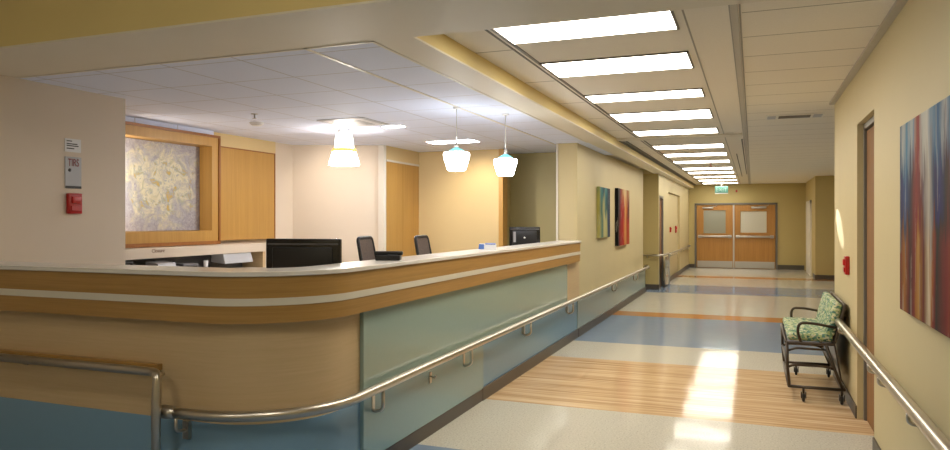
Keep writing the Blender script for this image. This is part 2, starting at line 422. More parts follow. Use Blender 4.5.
# far right: side lobby and far right wall
struct('wall_lobby', MB().box(4.0, 4.2, 8.0, 22.0, 0, ZC+.05).box(1.0, 4.2, 8.08, 8.3, 0, ZC+.05), M['wall'])
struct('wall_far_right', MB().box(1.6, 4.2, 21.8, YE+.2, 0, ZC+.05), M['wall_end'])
struct('baseboard_far_right', MB().box(1.588, 4.0, 21.785, 21.8, 0, .12).box(1.586, 1.6, 21.8, 22.6, 0, .12), M['base'])
d = struct_empty('door_2', (1.6, 24.0, 0))
local(MB().box(1.56, 1.6, 23.2, 24.6, 0, 2.12), d).build('door_leaf', M['trimwhite'], d, .004)
local(MB().box(1.55, 1.6, 23.1, 23.2, 0, 2.2).box(1.55, 1.6, 24.6, 24.7, 0, 2.2).box(1.55, 1.6, 23.1, 24.7, 2.12, 2.2), d).build('door_frame', M['trimwhite'], d, .004)

# end wall with the double doors
DX0, DXM, DX1, DZ = -1.80, -.60, .70, 2.14
b = MB().box(-2.6, DX0, YE, YE+.2, 0, ZC+.05).box(DX1, 1.7, YE, YE+.2, 0, ZC+.05).box(DX0, DX1, YE, YE+.2, DZ, ZC+.05)
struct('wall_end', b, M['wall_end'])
struct('baseboard_end', MB().box(-2.05, DX0-.06, YE-.015, YE, 0, .12).box(DX1+.06, 1.56, YE-.015, YE, 0, .15), M['base'])
struct('trim_11', MB().box(DX0-.06, DX0, YE-.03, YE+.1, 0, DZ+.06).box(DX1, DX1+.06, YE-.03, YE+.1, 0, DZ+.06).box(DX0-.06, DX1+.06, YE-.03, YE+.1, DZ, DZ+.06), M['doorframe'], .004)
def end_door(name, x0, x1, wx0, wx1, wz0, wz1, gm, cx0, cx1):
    d = struct_empty(name, ((x0+x1)/2, YE, 0)); y0, y1 = YE+.0, YE+.05
    b = MB().box(x0, wx0, y0, y1, .01, DZ-.01).box(wx1, x1, y0, y1, .01, DZ-.01).box(wx0, wx1, y0, y1, .01, wz0).box(wx0, wx1, y0, y1, wz1, DZ-.01)
    local(b, d).build('door_leaf', M['doorwood'], d)
    fr = MB()
    for q in ((wx0-.03, wx0+.015, wz0-.03, wz1+.03), (wx1-.015, wx1+.03, wz0-.03, wz1+.03)): fr.box(q[0], q[1], YE-.012, y1, q[2], q[3])
    fr.box(wx0, wx1, YE-.012, y1, wz0-.03, wz0+.015).box(wx0, wx1, YE-.012, y1, wz1-.015, wz1+.03)
    f = local(fr, d).build('window_frame', M['doorwood'], d, .003)
    local(MB().box(wx0, wx1, YE+.02, YE+.03, wz0, wz1), d).build('window_pane', gm, d)
    p = local(MB().rounded(x0+.04, x1-.04, YE-.075, YE-.035, 1.035, 1.105, .012), d).build('push_bar', M['steel2'], d)
    local(MB().box(x0+.05, x0+.16, YE-.05, YE, 1.02, 1.12).box(x1-.16, x1-.05, YE-.05, YE, 1.02, 1.12), d).build('mount', M['steel2'], p)
    local(MB().box(x0+.02, x1-.02, YE-.006, YE, .02, .24), d).build('kick_plate', M['steel2'], d)
    cl = local(MB().rounded(cx0, cx1, YE-.06, YE-.002, DZ-.13, DZ-.07, .01), d).build('door_closer', M['closer'], d)
    local(MB().tube([((cx0+cx1)/2, YE-.05, DZ-.065), ((cx0+cx1)/2+.25, YE-.16, DZ-.05), ((cx0+cx1)/2+.3, YE-.03, DZ-.02)], .009, 8), d).build('closer_arm', M['closer'], cl)
    return d
end_door('door_3', DX0+.01, DXM-.02, -1.58, -.84, 1.16, 1.97, M['glass'], -1.60, -1.25)
end_door('door_4', DXM+.02, DX1-.01, -.40, .44, 1.19, 1.93, M['glass_lit'], -.05, .42)
struct('trim_12', MB().box(DXM-.025, DXM+.025, YE-.03, YE+.06, 0, DZ), M['steel2'])
struct('wall_behind_doors', MB().box(-2.6, 2, YE+.2, YE+.3, 0, ZC), M['wall'])

# left: wall with the paintings, wainscot below
struct('wall_left', MB().box(XL-.28, XL, 9.95, 16.45, 0, ZS+.02), M['wall'])
struct('trim_13', MB().box(-2.60, XL-.275, 9.93, 9.95, 1.0, ZS), M['trimwhite'])
struct('wall_left_pier', MB().box(XL-.275, XL-.001, 9.945, 9.95, 0, ZS), M['wall'])
struct('wall_left_far', MB().box(-2.6, -2.05, 17.2, 17.35, 0, ZC+.02).box(-2.6, -2.05, 18.15, 19.3, 0, ZC+.02).box(-2.6, -2.05, 17.35, 18.15, 2.2, ZC+.02)
       .box(-2.6, -2.12, 19.3, 22.5, 0, 2.35).box(-2.6, -2.05, 19.3, 22.5, 2.35, ZC+.02).box(-2.6, -2.05, 22.5, YE+.1, 0, ZC+.02), M['wall'])
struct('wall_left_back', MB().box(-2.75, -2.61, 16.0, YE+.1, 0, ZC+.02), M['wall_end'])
struct('wall_left_return', MB().box(-2.6, -2.048, 17.19, 17.2, 0, ZS), M['wall_end'])
d = struct_empty('door_5', (-2.1, 17.75, 0))
local(MB().box(-2.14, -2.09, 17.40, 18.10, .01, 2.14), d).build('door_leaf', M['trimwood'], d, .003)
local(MB().box(-2.15, -2.045, 17.35, 17.40, 0, 2.2).box(-2.15, -2.045, 18.10, 18.15, 0, 2.2).box(-2.15, -2.045, 17.35, 18.15, 2.14, 2.2), d).build('door_frame', M['doorframe'], d, .003)
struct('baseboard_left', MB().box(-2.258, -2.246, 6.02, 9.79, 0, .115).box(-2.258, -2.240, 9.79, 16.5, 0, .115).box(-2.6, -2.04, 17.175, 17.19, 0, .12)
       .box(-2.05, -2.036, 17.19, 17.35, 0, .12).box(-2.05, -2.036, 18.15, YE, 0, .12), M['base'])
struct('trim_14', MB().box(XL, -2.255, 9.79, 16.5, .115, .515).box(XL-.28, -2.255, 16.45, 16.5, .115, .515), M['blue_light'], .003)
struct('trim_15', MB().box(XL, -2.245, 9.79, 16.52, .515, .53), M['counter'], .003)

# ------------------------------------------------------------------ station walls
struct('wall_station_left', MB().box(-5.45, -5.25, -3, 4.89, 0, 4.0), M['wall_station'])
struct('wall_station_niche', MB().box(-5.45, -5.25, 4.89, 4.895, 0, ZS).box(-6.5, -5.45, 4.7, 4.9, 0, ZS), M['wall_station'])
struct('wall_station_side', MB().box(-6.5, -6.305, 4.9, 8.35, 0, ZS+.02).box(-6.5, -6.2, 8.35, 8.8, 0, ZS+.02), M['wall_station'])
struct('wall_station_back', MB().prism([(-6.5, 8.8), (-6.2, 8.75), (-5.06, 9.25), (-5.06, 9.45), (-6.5, 9.45)], 0, ZS+.02), M['wall_station'])
struct('trim_16', MB().box(-5.06, -4.97, 9.22, 9.30, 0, ZS), M['trimwhite'], .003)
struct('wall_station_return', MB().box(-5.12, -4.97, 9.30, 10.6, 2.49, ZS+.02).box(-5.12, -5.0, 9.30, 10.6, 0, 2.49), M['wall_gold'])
struct('trim_17', MB().box(-5.0, -4.965, 9.31, 10.4, 2.47, 2.50), M['counter'])
struct('trim_18', MB().box(-5.0, -4.975, 9.31, 9.84, 0, 2.47).box(-5.0, -4.975, 9.845, 10.4, 0, 2.47), M['panelwood'])
struct('wall_station_gold', MB().box(-5.0, -3.62, 10.4, 10.6, 0, ZS+.02), M['wall_gold'])
struct('trim_19', MB().box(-3.62, -3.55, 10.38, 10.6, 0, ZS), M['panelwood'], .003)
struct('wall_station_olive', MB().box(-3.9, -2.4, 11.2, 11.4, 0, ZS+.02).box(-3.9, -3.7, 10.6, 11.2, 0, ZS+.02), M['wall_olive'])
# yellow strip above the wood panel on the side wall
struct('trim_20', MB().box(-6.3, -6.19, 7.05, 8.34, 2.54, ZS), M['wall_gold'])

struct('trim_21', MB().box(-6.3, -6.12, 4.92, 7.03, 2.636, ZS), M['ceil_station'])
# lobby behind the viewer
struct('wall_lobby_back', MB().box(-8, 1.2, -3.2, -3, 0, 4.0), M['wall'])

# wall cabinet with the recessed artwork
cab = thing('display_cabinet', (-6.15, 6.25, 1.36), 'golden wood wall box framing the recessed floral artwork behind the reception desk', 'cabinet')
y0, y1, z0, z1 = 5.0, 7.04, 1.355, 2.605
a0, a1, b0, b1 = 5.55, 6.92, 1.49, 2.50
b = MB().box(-6.3, -6.05, a1, y1, z0, z1).box(-6.3, -6.05, y0, a0, z0, z1).box(-6.3, -6.05, a0, a1, b1, z1).box(-6.3, -6.05, a0, a1, z0, b0).box(-6.3, -6.26, a0, a1, b0, b1)
local(b, cab).build('case', M['panelwood'], cab)
tr = MB().box(-6.06, -6.035, y0, y1+.012, z1-.0, z1+.03).box(-6.06, -6.035, y0, y1+.012, z0-.03, z0+.012).box(-6.06, -6.035, y1-.012, y1+.015, z0, z1)
local(tr, cab).build('edge_trim', M['trimwood'], cab)
art = MB().box(-6.26, -6.235, a0+.01, a1-.005, b0+.005, b1-.005).build('artwork', M['art_niche'], None, origin=(-6.25, 6.25, 2.0))
tag(art, 'cream blossoms on lavender grey artwork inside the wooden wall box', 'painting')
pan = MB().box(-6.3, -6.20, 7.06, 8.33, 1.36, 2.53).build('wood_panel', M['panelwood'], None, origin=(-6.25, 7.7, 1.36))
tag(pan, 'plain golden wood wall panel right of the framed artwork', 'panel')
MB().box(-.02, .055, -.64, .64, 1.165, 1.185).box(-.02, .055, .625, .645, 0, 1.18).build('edge_trim', M['trimwood'], pan)
sh = thing('wall_shelf', (-6.05, 6.5, 1.2), 'long pale shelf box below the wooden artwork box', 'shelf')
local(MB().box(-6.3, -5.9, 4.92, 7.75, 1.21, 1.318), sh).build('shelf_body', M['wall_station'], sh, .004)
local(MB().box(-6.3, -5.95, 7.75, 7.80, .0, 1.318), sh).build('end_panel', M['body'], sh, .003)
text_part('lettering', 'Closure', .055, M['brownprint'], sh, Matrix.Translation(Vector((-5.898, 5.93, 1.287))-sh.location) @ Matrix.Rotation(PI/2, 4, 'Z') @ Matrix.Rotation(PI/2, 4, 'X'))
bk = MB().box(-6.3, -6.27, 4.92, 7.74, 1.0, 1.208).build('dark_back_panel', M['midgrey'], None, origin=(-6.285, 6.3, 1.1)); tag(bk, 'dark grey panel below the pale shelf', 'panel')  # dark grey sheet at the back, under the shelf
wc = thing('back_counter', (-6.05, 6.4, 0), 'white-topped work counter below the pale shelf', 'counter')
local(MB().box(-6.3, -5.72, 4.92, 7.74, .97, 1.0), wc).build('countertop', M['counter'], wc, .003)
local(MB().box(-6.3, -5.76, 4.94, 7.72, 0, .97), wc).build('cabinet_body', M['greyplastic'], wc)
# things on the back counter
pr = thing('printer', (-5.98, 5.98, 1.0), 'grey printer on the back counter under the pale shelf', 'printer')
MB().rounded(-.17, .17, -.17, .17, 0, .12, .012).build('body', M['midgrey'], pr)
MB().hexa([(.02,-.15,.12),(.21,-.15,.07),(.21,.10,.07),(.02,.10,.12),(.0,-.15,.175),(.17,-.15,.16),(.17,.10,.16),(.0,.10,.175)]).build('control_panel', M['greyplastic'], pr, .006)
MB().box(-.15, .10, .11, .16, .12, .17).build('paper_guide', M['black'], pr)
ph = thing('desk_phone', (-5.95, 5.60, 1.0), 'black desk phone left of the grey printer', 'phone')
MB().hexa([(-.09,-.09,0),(.09,-.09,0),(.09,.09,0),(-.09,.09,0),(-.09,-.09,.09),(.09,-.09,.03),(.09,.09,.03),(-.09,.09,.09)]).build('base', M['black'], ph, .005)
MB().tube(rod_path([(.0,-.07,.15),(.0,-.07,.18),(.0,.03,.18),(.0,.03,.15)], .02), .02, 10).tube([(0,-.02,.06),(0,-.02,.18)], .012, 8).build('handset', M['black'], ph)
sc_ = thing('label_printer', (-5.97, 6.36, 1.0), 'small dark grey box device right of the grey printer', 'device')
MB().rounded(-.12, .12, -.12, .12, 0, .13, .015).build('body', M['midgrey'], sc_)
MB().box(.118, .126, -.08, .08, .03, .10).build('front_plate', M['black'], sc_)
cup = thing('steel_cup', (-5.86, 6.60, 1.0), 'small shiny cup at the right end of the back counter things', 'cup')
MB().lathe([(.0, 0), (.022, 0), (.027, .15), (.024, .15), (.02, .01), (0, .01)]).build('cup_body', M['whiteplastic'], cup)
MB().tube(rod_path([(0, .024, .12), (0, .055, .12), (0, .055, .04), (0, .024, .04)], .02), .005, 8).build('handle', M['black'], cup)
disp = thing('towel_dispenser', (-5.97, 7.2, 1.05), 'white dispenser hanging under the right end of the pale shelf', 'dispenser')
MB().hexa([(-.12,-.26,.06),(.10,-.26,.04),(.10,.26,.04),(-.12,.26,.06),(-.12,-.25,.16),(.06,-.25,.16),(.06,.26,.16),(-.12,.26,.16)]).build('cover', M['placard'], disp, .008)
MB().box(-.06, .06, -.2, .2, .035, .055).build('outlet', M['midgrey'], disp)

# ------------------------------------------------------------------ reception desk
CX, CY = -2.80, 3.70
def path(off, x_start=-5.24, y_end=9.7, n=18):
    """off = distance outward from the base face (base face at x=-2.27, y=3.17)"""
    R = .53 + off
    p = [(x_start, CY-R), (CX-.6, CY-R)]
    for k in range(n+1):
        a = -PI/2 + (PI/2)*k/n
        p.append((CX + R*math.cos(a), CY + R*math.sin(a)))
    p += [(CX+R, 4.6), (CX+R, y_end)]
    return p
desk = thing('reception_desk', (-3.2, 4.2, 0), 'long curved reception desk with honey wood bands and pale front', 'desk')
def dband(name, o, i, z0, z1, m, bevel=0, parent=desk, **k):
    ob = local(MB().band(path(o, **k), path(i, **k), z0, z1), desk).build(name, m, parent, bevel)
    for p in ob.data.polygons:
        p.use_smooth = abs(p.normal.z) < .5
    try:
        ob.data.set_sharp_from_angle(angle=math.radians(35))
    except Exception: pass
    return ob
dband('body', 0, -.05, .495, 1.10, M['body'], y_end=9.94)
dband('lower_front', .004, -.05, .10, .495, M['blue'], y_end=9.79)
dband('kick_base', -.02, -.06, 0, .10, M['base'], y_end=9.79)
dband('lower_wood_band', .07, -.0, 1.055, 1.150, M['fascia'])
dband('ivory_stripe', .075, -.0, 1.150, 1.190, M['stripe'])
dband('upper_wood_band', .07, -.0, 1.190, 1.308, M['fascia'])
dband('countertop', .085, -.22, 1.308, 1.335, M['counter'], .004)
dband('inner_screen', -.05, -.09, .6, 1.308, M['body'])
dband('work_surface', -.09, -.75, .86, .90, M['counter'])
# glass panels over the straight front
X0 = -2.27
def dbox(name, x0, x1, y0, y1, z0, z1, m, bevel=.003, parent=desk): return local(MB().box(x0, x1, y0, y1, z0, z1), desk).build(name, m, parent, bevel)
dbox('sage_glass_panel', X0, X0+.028, 3.90, 6.02, .532, 1.052, M['glass_green'])
dbox('reflection_tint_panel', X0, X0+.028, 3.90, 6.02, .11, .53, M['glass_low'])  # lower part of the sage panel, reflected tint painted in
dbox('sage_glass_panel', X0, X0+.022, 6.025, 9.16, .515, 1.052, M['glass_green'])
dbox('kick_base', X0, X0+.02, 3.7, 6.04, 0, .105, M['base'])
dbox('coat_hook_plate', X0+.028, X0+.034, 4.86, 4.90, .40, .48, M['steel'], .001)
hk = local(MB().tube(rod_path([(X0+.034, 4.88, .45), (X0+.07, 4.88, .44), (X0+.075, 4.88, .46)], .01), .006, 8), desk).build('coat_hook', M['steel'], desk)

# main stainless handrail along desk and wainscot
rail = thing('handrail', (-2.17, 8, .57), 'long stainless handrail curving along the reception desk and wall with the two paintings', 'handrail')
p2 = path(.10, x_start=-2.96, y_end=16.3, n=24)
pts = [(-3.01, 3.07, .562)] + [(x, y, .566) for x, y in p2[2:]]
pts = pts[:-2] + [(-2.17, 4.6, .57), (-2.17, 10, .57), (-2.17, 16.3, .57), (-2.20, 16.5, .575), (-2.27, 16.56, .58)]
local(MB().tube(pts, .029, 20), rail).build('rail_tube', M['steel'], rail)
local(MB().lathe([(.0, -.004), (.037, -.004), (.039, .02), (.036, .05), (.030, .09), (.0, .09)], (0, 0, 0), 20, 'x').xf(Matrix.Translation((-3.02, 3.07, .562))), rail).build('end_collar', M['steel'], rail)
def bracket(y, parent, x0=X0):
    b = MB().tube(rod_path([(x0+.10, y, .55), (x0+.10, y, .42), (x0+.035, y, .40), (x0+.012, y, .44), (x0+.012, y, .52)], .04), .011, 10)
    b.box(x0+.002 if False else x0+.0, x0+.012+.02, y-.018, y+.018, .42, .53)
    return local(b, parent).build('bracket', M['steel'], parent)
for y in (4.02, 5.55, 7.25, 9.15, 12.35, 14.75): bracket(y, rail)
local(MB().tube(rod_path([(-2.93, 3.07, .55), (-2.93, 3.07, .46), (-2.93, 3.15, .45)], .03), .009, 10).box(-2.95, -2.91, 3.14, 3.17, .40, .50), rail).build('bracket', M['steel'], rail)

rail2 = thing('handrail', (-3.6, 3.05, .775), 'short upper stainless handrail bending down to a floor post left of the desk corner', 'handrail')
pp = rod_path([(-5.24, 3.06, .772), (-3.08, 3.06, .777), (-3.01, 3.02, .777), (-3.0, 3.0, .6), (-3.0, 3.0, 0)], .05)
local(MB().tube(pp, .024, 18), rail2).build('rail_tube', M['steel'], rail2)
local(MB().box(-5.24, -3.12, 3.13, 3.169, .765, .80), rail2).build('strip_behind_rail', M['fascia'], rail2, .003)  # thin honey-coloured strip behind the upper rail
local(MB().tube(rod_path([(-3.05, 3.10, .76), (-3.035, 3.06, .76), (-3.035, 3.03, .5), (-3.035, 3.03, 0)], .03), .012, 10), rail2).build('inner_post', M['steel'], rail2)
local(MB().tube([(-4.2, 3.06, .775), (-4.2, 3.17, .72)], .009, 8), rail2).build('bracket', M['steel'], rail2)

# right handrail
rr = thing('handrail', (.70, 5, .68), 'stainless handrail on the right wall below the large painting', 'handrail')
local(MB().tube(rod_path([(.785, 7.38, .70), (.70, 7.34, .722), (.70, 1.5, .722), (.785, 1.46, .71)], .05), .032, 20), rr).build('rail_tube', M['steel'], rr)
for y in (5.28, 4.88, 4.0, 2.8, 7.0):
    local(MB().tube(rod_path([(.70, y, .68), (.70, y, .63), (.785, y, .62)], .03), .010, 10).box(.772, .79, y-.03, y+.03, .59, .66), rr).build('bracket', M['steel'], rr)

# far left rails
fr_ = thing('handrail', (-2.0, 22, .78), 'far handrail on the left wall beside the double doors', 'handrail')
local(MB().tube(rod_path([(-2.045, 18.95, .66), (-1.97, 18.97, .76), (-1.97, 25.2, .76), (-2.045, 25.25, .76)], .06), .024, 12), fr_).build('rail_tube', M['steel'], fr_)
for y in (19.6, 20.8, 22.1, 23.4, 24.6):
    local(MB().tube([(-1.97, y, .75), (-1.97, y, .70), (-2.048, y, .66)], .012, 8), fr_).build('bracket', M['steel'], fr_)
fr2 = thing('handrail', (-2.3, 17.1, .76), 'short steel handrail wrapping the wall corner with a floor post before the far door', 'handrail')
local(MB().tube(rod_path([(-2.58, 17.11, .80), (-2.0, 17.11, .80), (-1.95, 17.3, .80), (-1.95, 18.45, .80), (-1.95, 18.5, .70), (-1.95, 18.5, 0)], .05), .023, 12), fr2).build('rail_tube', M['steel'], fr2)
local(MB().tube([(-2.3, 17.11, .79), (-2.3, 17.188, .74)], .01, 8), fr2).build('bracket', M['steel'], fr2)
gp = MB().box(-1.958, -1.942, 17.7, 18.45, .06, .74).build('guard_panel', M['glass'], fr2); gp.location = -fr2.location

# ------------------------------------------------------------------ paintings, alarms, signs
def canvas(name, x0, x1, y0, y1, z0, z1, m, label):
    o = MB().box(x0, x1, y0, y1, z0, z1).build(name, m, None, .004, origin=((x0+x1)/2, (y0+y1)/2, (z0+z1)/2))
    return tag(o, label, 'painting')
canvas('painting', .745, .788, 2.75, 4.48, 1.13, 2.12, M['art_right'], 'large blue, white and rust streaked canvas on the right wall')
canvas('painting', -2.298, -2.25, 11.28, 12.17, 1.335, 2.145, M['art_teal'], 'teal and gold streaked canvas on the left corridor wall')
canvas('painting', -2.298, -2.24, 12.9, 14.15, 1.155, 2.19, M['art_red'], 'red and amber streaked canvas on the left corridor wall')

def alarm(loc, nx, s, label):
    """small red wall alarm, facing -x (nx=-1) or +x or -y (nx=0)"""
    rz = {1: 0, -1: PI, 0: -PI/2}[nx]
    t = thing('fire_alarm', loc, label, 'alarm', rz)
    MB().rounded(0, .035, -.05*s, .05*s, -.065*s, .065*s, .008).build('housing', M['redplastic'], t)
    MB().rounded(.03, .05, -.03*s, .03*s, .0, .045*s, .006).build('lens', M['shade_lens'], t)
    MB().box(.034, .045, -.035*s, .035*s, -.045*s, -.015*s).build('pull_bar', M['redplastic'], t)
    return t
M['shade_lens'] = plain('clear_red_strobe_lens', (.50, .02, .018), .3)
alarm((.79, 7.1, 1.215), -1, 1.25, 'red fire alarm on the right wall above the patterned bench chair')
alarm((-5.25, 4.36, 1.75), 1, 1.3, 'red alarm box on the beige wall below the grey placard')
alarm((-2.12, 20.3, 1.36), 1, 1.1, 'small red alarm on the far left wall, nearer of two')
alarm((-2.12, 21.8, 1.35), 1, 1.6, 'larger red alarm on the far left wall, nearer the double doors')
alarm((-.51, YE, 2.60), 0, .6, 'tiny red strobe above the double doors beside the exit sign')

face = Matrix.Rotation(PI/2, 4, 'Z') @ Matrix.Rotation(PI/2, 4, 'X')
s1 = thing('wall_sign', (-5.25, 4.36, 2.23), 'small white notice with black print, top of the wall plates', 'sign')
MB().box(0, .004, -.075, .075, -.055, .055).build('plate', M['whiteplastic'], s1)
for k, (w, z) in enumerate(((.05, .035), (.10, .012), (.11, -.004), (.07, -.026))):
    MB().box(.004, .0055, -.06, -.06+w, z-.004, z+.004).build('print_line', M['blackprint'], s1)
s2 = thing('wall_sign', (-5.25, 4.36, 2.005), 'grey placard with dark red letters and a black bar', 'sign')
MB().box(0, .008, -.075, .075, -.13, .13).build('plate', M['placard'], s2)
text_part('lettering', 'TIRS', .088, M['redprint'], s2, Matrix.Translation((.0095, -.0, .08)) @ face @ Matrix.Scale(.62, 4, (1, 0, 0)))
MB().lathe([(0, .008), (.014, .008), (.014, .010), (0, .010)], (0, -.035, .02), 16, 'x').build('round_mark', M['blackprint'], s2)
MB().box(.008, .0095, -.075, .075, -.13, -.11).build('black_bar', M['blackprint'], s2)

ex = thing('exit_sign', (-.945, 24.6, 2.60), 'green exit sign hanging before the double doors', 'sign')
MB().rounded(-.20, .20, -.03, .03, -.125, .115, .01).build('housing', M['exit'], ex)
MB().box(-.02, .02, -.02, .02, .11, .21).build('stem', M['closer'], ex)
text_part('lettering', 'EXIT', .17, M['exitletters'], ex, Matrix.Translation((0, -.032, .0)) @ Matrix.Rotation(PI/2, 4, 'X'))
MB().box(-.2, .2, -.032, .03, -.125, -.10).build('lower_edge', M['whiteplastic'], ex)

# ------------------------------------------------------------------ ceiling lights
LY = [(4.19, 4.63), (5.30, 5.85), (6.82, 7.24), (8.10, 8.78), (9.76, 10.3), (11.8, 12.38), (13.3, 13.9), (15.0, 15.6), (17.0, 17.65), (18.5, 19.15), (20.4, 21.0), (22.2, 22.8), (24.0, 24.55)]
ordn = ['nearest', 'second', 'third', 'fourth', 'fifth', 'sixth', 'seventh', 'eighth', 'ninth', 'tenth', 'eleventh', 'twelfth', 'farthest']
for i, (a, c) in enumerate(LY):
    a, c = a*1.0167, c*1.0167
    lab = 'flat glowing ceiling panel, %s from the front beam in the corridor row' % ordn[i] if i < 12 else 'flat glowing ceiling panel closest to the double doors'
    if i == 0: lab = 'flat glowing ceiling panel against the front beam, nearest and largest'
    t = thing('ceiling_light', (-.987, (a+c)/2, ZC), lab, 'light', 0, 'corridor ceiling lights')
    h = (c-a)/2
    fr = MB().box(-.555, -.54, -h-.012, h+.012, -.012, 0).box(.54, .555, -h-.012, h+.012, -.012, 0).box(-.555, .555, -h-.012, -h, -.012, 0).box(-.555, .555, h, h+.012, -.012, 0)
    fr.build('frame', M['lightframe'], t)
    MB().box(-.54, .54, -h, h, -.008, 0).build('diffuser', M['diffuser'], t)
    if i in (2, 4): pass
for (x, y, z, lab, m, sx, sy) in ((-3.86, 9.15, ZS, 'glowing ceiling panel over the back of the reception area', 'diffuser_cool', .34, .13),
                          (-3.87, 7.42, ZS, 'small glowing ceiling panel behind the two-tier pendant', 'diffuser_cool', .12, .05)):
    t = thing('ceiling_light', (x, y, z), lab, 'light', 0, 'station ceiling lights')
    MB().box(-sx-.02, sx+.02, -sy-.02, sy+.02, -.006, 0).build('frame', M['trimwhite'], t)
    MB().box(-sx, sx, -sy, sy, -.011, -.005).build('diffuser', M[m], t)
# unseen fill panels added to light the lobby side and the beam face
for (x, y, lab) in ((-.7, .8, 'added fill light panel above the viewer'), (-2.6, -1.6, 'added fill light panel behind the viewer')):
    t = thing('ceiling_light', (x, y, 3.9), lab, 'light', 0, 'added fill lights')
    MB().box(-.56, .56, -.28, .28, -.006, 0).build('frame', M['lightframe'], t)
    MB().box(-.54, .54, -.26, .26, -.011, -.005).build('diffuser', M['diffuser_fill'] if 'diffuser_fill' in M else M['diffuser'], t)

t = thing('added_spot_ring', (-.30, 10.62, ZC), 'small round ring added for the wall patch spot, beside the fifth ceiling panel', 'light')
MB().lathe([(.035, -.004), (.05, -.004), (.05, 0), (.035, 0), (.035, -.004)]).build('ring', M['trimwhite'], t)  # ring added only as a fitting for the wall patch spot
# vent, detectors
v_ = thing('air_vent', (.45, 9.15, ZC), 'white rectangular air vent in the right corridor ceiling', 'vent')
MB().box(-.31, .31, -.16, .16, -.012, 0).build('frame', M['trimwhite'], v_, .002)
for k in range(3): MB().box(-.17, .17, -.10+.075*k, -.06+.075*k, -.018, -.011).build('slat', M['slot'], v_)
MB().box(-.29, -.2, -.12, .12, -.016, -.011).build('end_grille', M['placard'], v_)
MB().box(.2, .29, -.12, .12, -.016, -.011).build('end_grille', M['placard'], v_)
v2 = thing('air_vent', (-4.12, 6.95, ZS), 'grey square air diffuser in the station ceiling by the two-tier pendant', 'vent')
MB().box(-.29, .29, -.29, .29, -.008, 0).build('frame', M['placard'], v2)
for k in range(3): 
    q = .24-.07*k
    MB().box(-q, q, -q, q, -.012-.004*k, -.007-.004*k).build('louvre', M['placard'] if k % 2 else M['whiteplastic'], v2)
t = thing('smoke_detector', (-5.15, 6.6, ZS), 'round white smoke detector on the station ceiling', 'detector')
MB().lathe([(0, -.035), (.05, -.035), (.075, -.015), (.08, 0), (0, 0)]).build('body', M['whiteplastic'], t)
MB().lathe([(.055, -.028), (.06, -.028), (.06, -.02), (.055, -.02)]).build('ring', M['midgrey'], t)
def sprinkler(loc, lab, m='closer'):
    t = thing('sprinkler', loc, lab, 'sprinkler')
    MB().lathe([(0, -.006), (.035, -.006), (.035, 0), (0, 0)]).build('escutcheon', M[m], t)
    MB().lathe([(0, -.05), (.022, -.05), (.022, -.047), (.006, -.045), (.008, -.006), (0, -.006)], seg=16).build('head', M[m], t)
sprinkler((-4.75, 6.05, ZS), 'small ceiling sprinkler in front of the round smoke detector')
sprinkler((-.84, 16.2, ZC), 'small dark red sprinkler between the corridor ceiling lights', 'redplastic')

# ------------------------------------------------------------------ pendants
p1 = thing('pendant_lamp', (-4.56, 7.47, 2.27), 'two-tier white bell pendant lamp with amber band, leftmost over the station', 'lamp')
MB().lathe([(0, .43), (.075, .43), (.075, .40), (.03, .39), (0, .39)]).build('ceiling_canopy', M['closer'], p1)
MB().tube([(0, 0, .36), (0, 0, .395)], .008, 8).build('stem', M['closer'], p1)
MB().lathe([(0, .375), (.085, .373), (.10, .34), (.115, .20), (.108, .20), (.09, .34), (0, .365)]).build('upper_shade', M['shade_white'], p1)
MB().lathe([(.112, .205), (.14, .20), (.155, .16), (.11, .16)]).build('amber_band', M['shade_gold'], p1)
MB().lathe([(.13, .165), (.142, .155), (.185, .012), (.178, .0), (.13, .155)]).build('lower_shade', M['shade_white'], p1)
def bowl(loc, s, top, lab):
    t = thing('pendant_lamp', loc, lab, 'lamp', 0, 'bowl pendants over the desk')
    MB().lathe([(0, .0), (.075*s, .0), (.088*s, .01), (.122*s, .115), (.128*s, .16), (.12*s, .172), (.05*s, .178), (0, .178)]).build('bowl_shade', M['shade_white2'], t)
    MB().lathe([(.085*s, .172), (.07*s, .195), (.035*s, .215), (.012, .225), (0, .225)]).build('teal_cap', M['shade_teal'], t)
    MB().lathe([(0, .215), (.018, .215), (.016, .27), (.006, .275), (0, .275)], seg=14).build('socket', M['closer'], t)
    MB().tube([(0, 0, .27), (0, 0, top-loc[2])], .0035, 6).build('cord', M['closer'], t)
    MB().lathe([(0, top-loc[2]-.015), (.03, top-loc[2]-.015), (.04, top-loc[2]), (0, top-loc[2])], seg=16).build('ceiling_canopy', M['whiteplastic'], t)
bowl((-2.66, 6.40, 2.09), 1.0, ZS, 'white glass bowl pendant with teal cap, middle of the three lamps')
bowl((-2.36, 6.98, 2.065), .94, ZS, 'white glass bowl pendant with teal cap, rightmost of the three lamps')

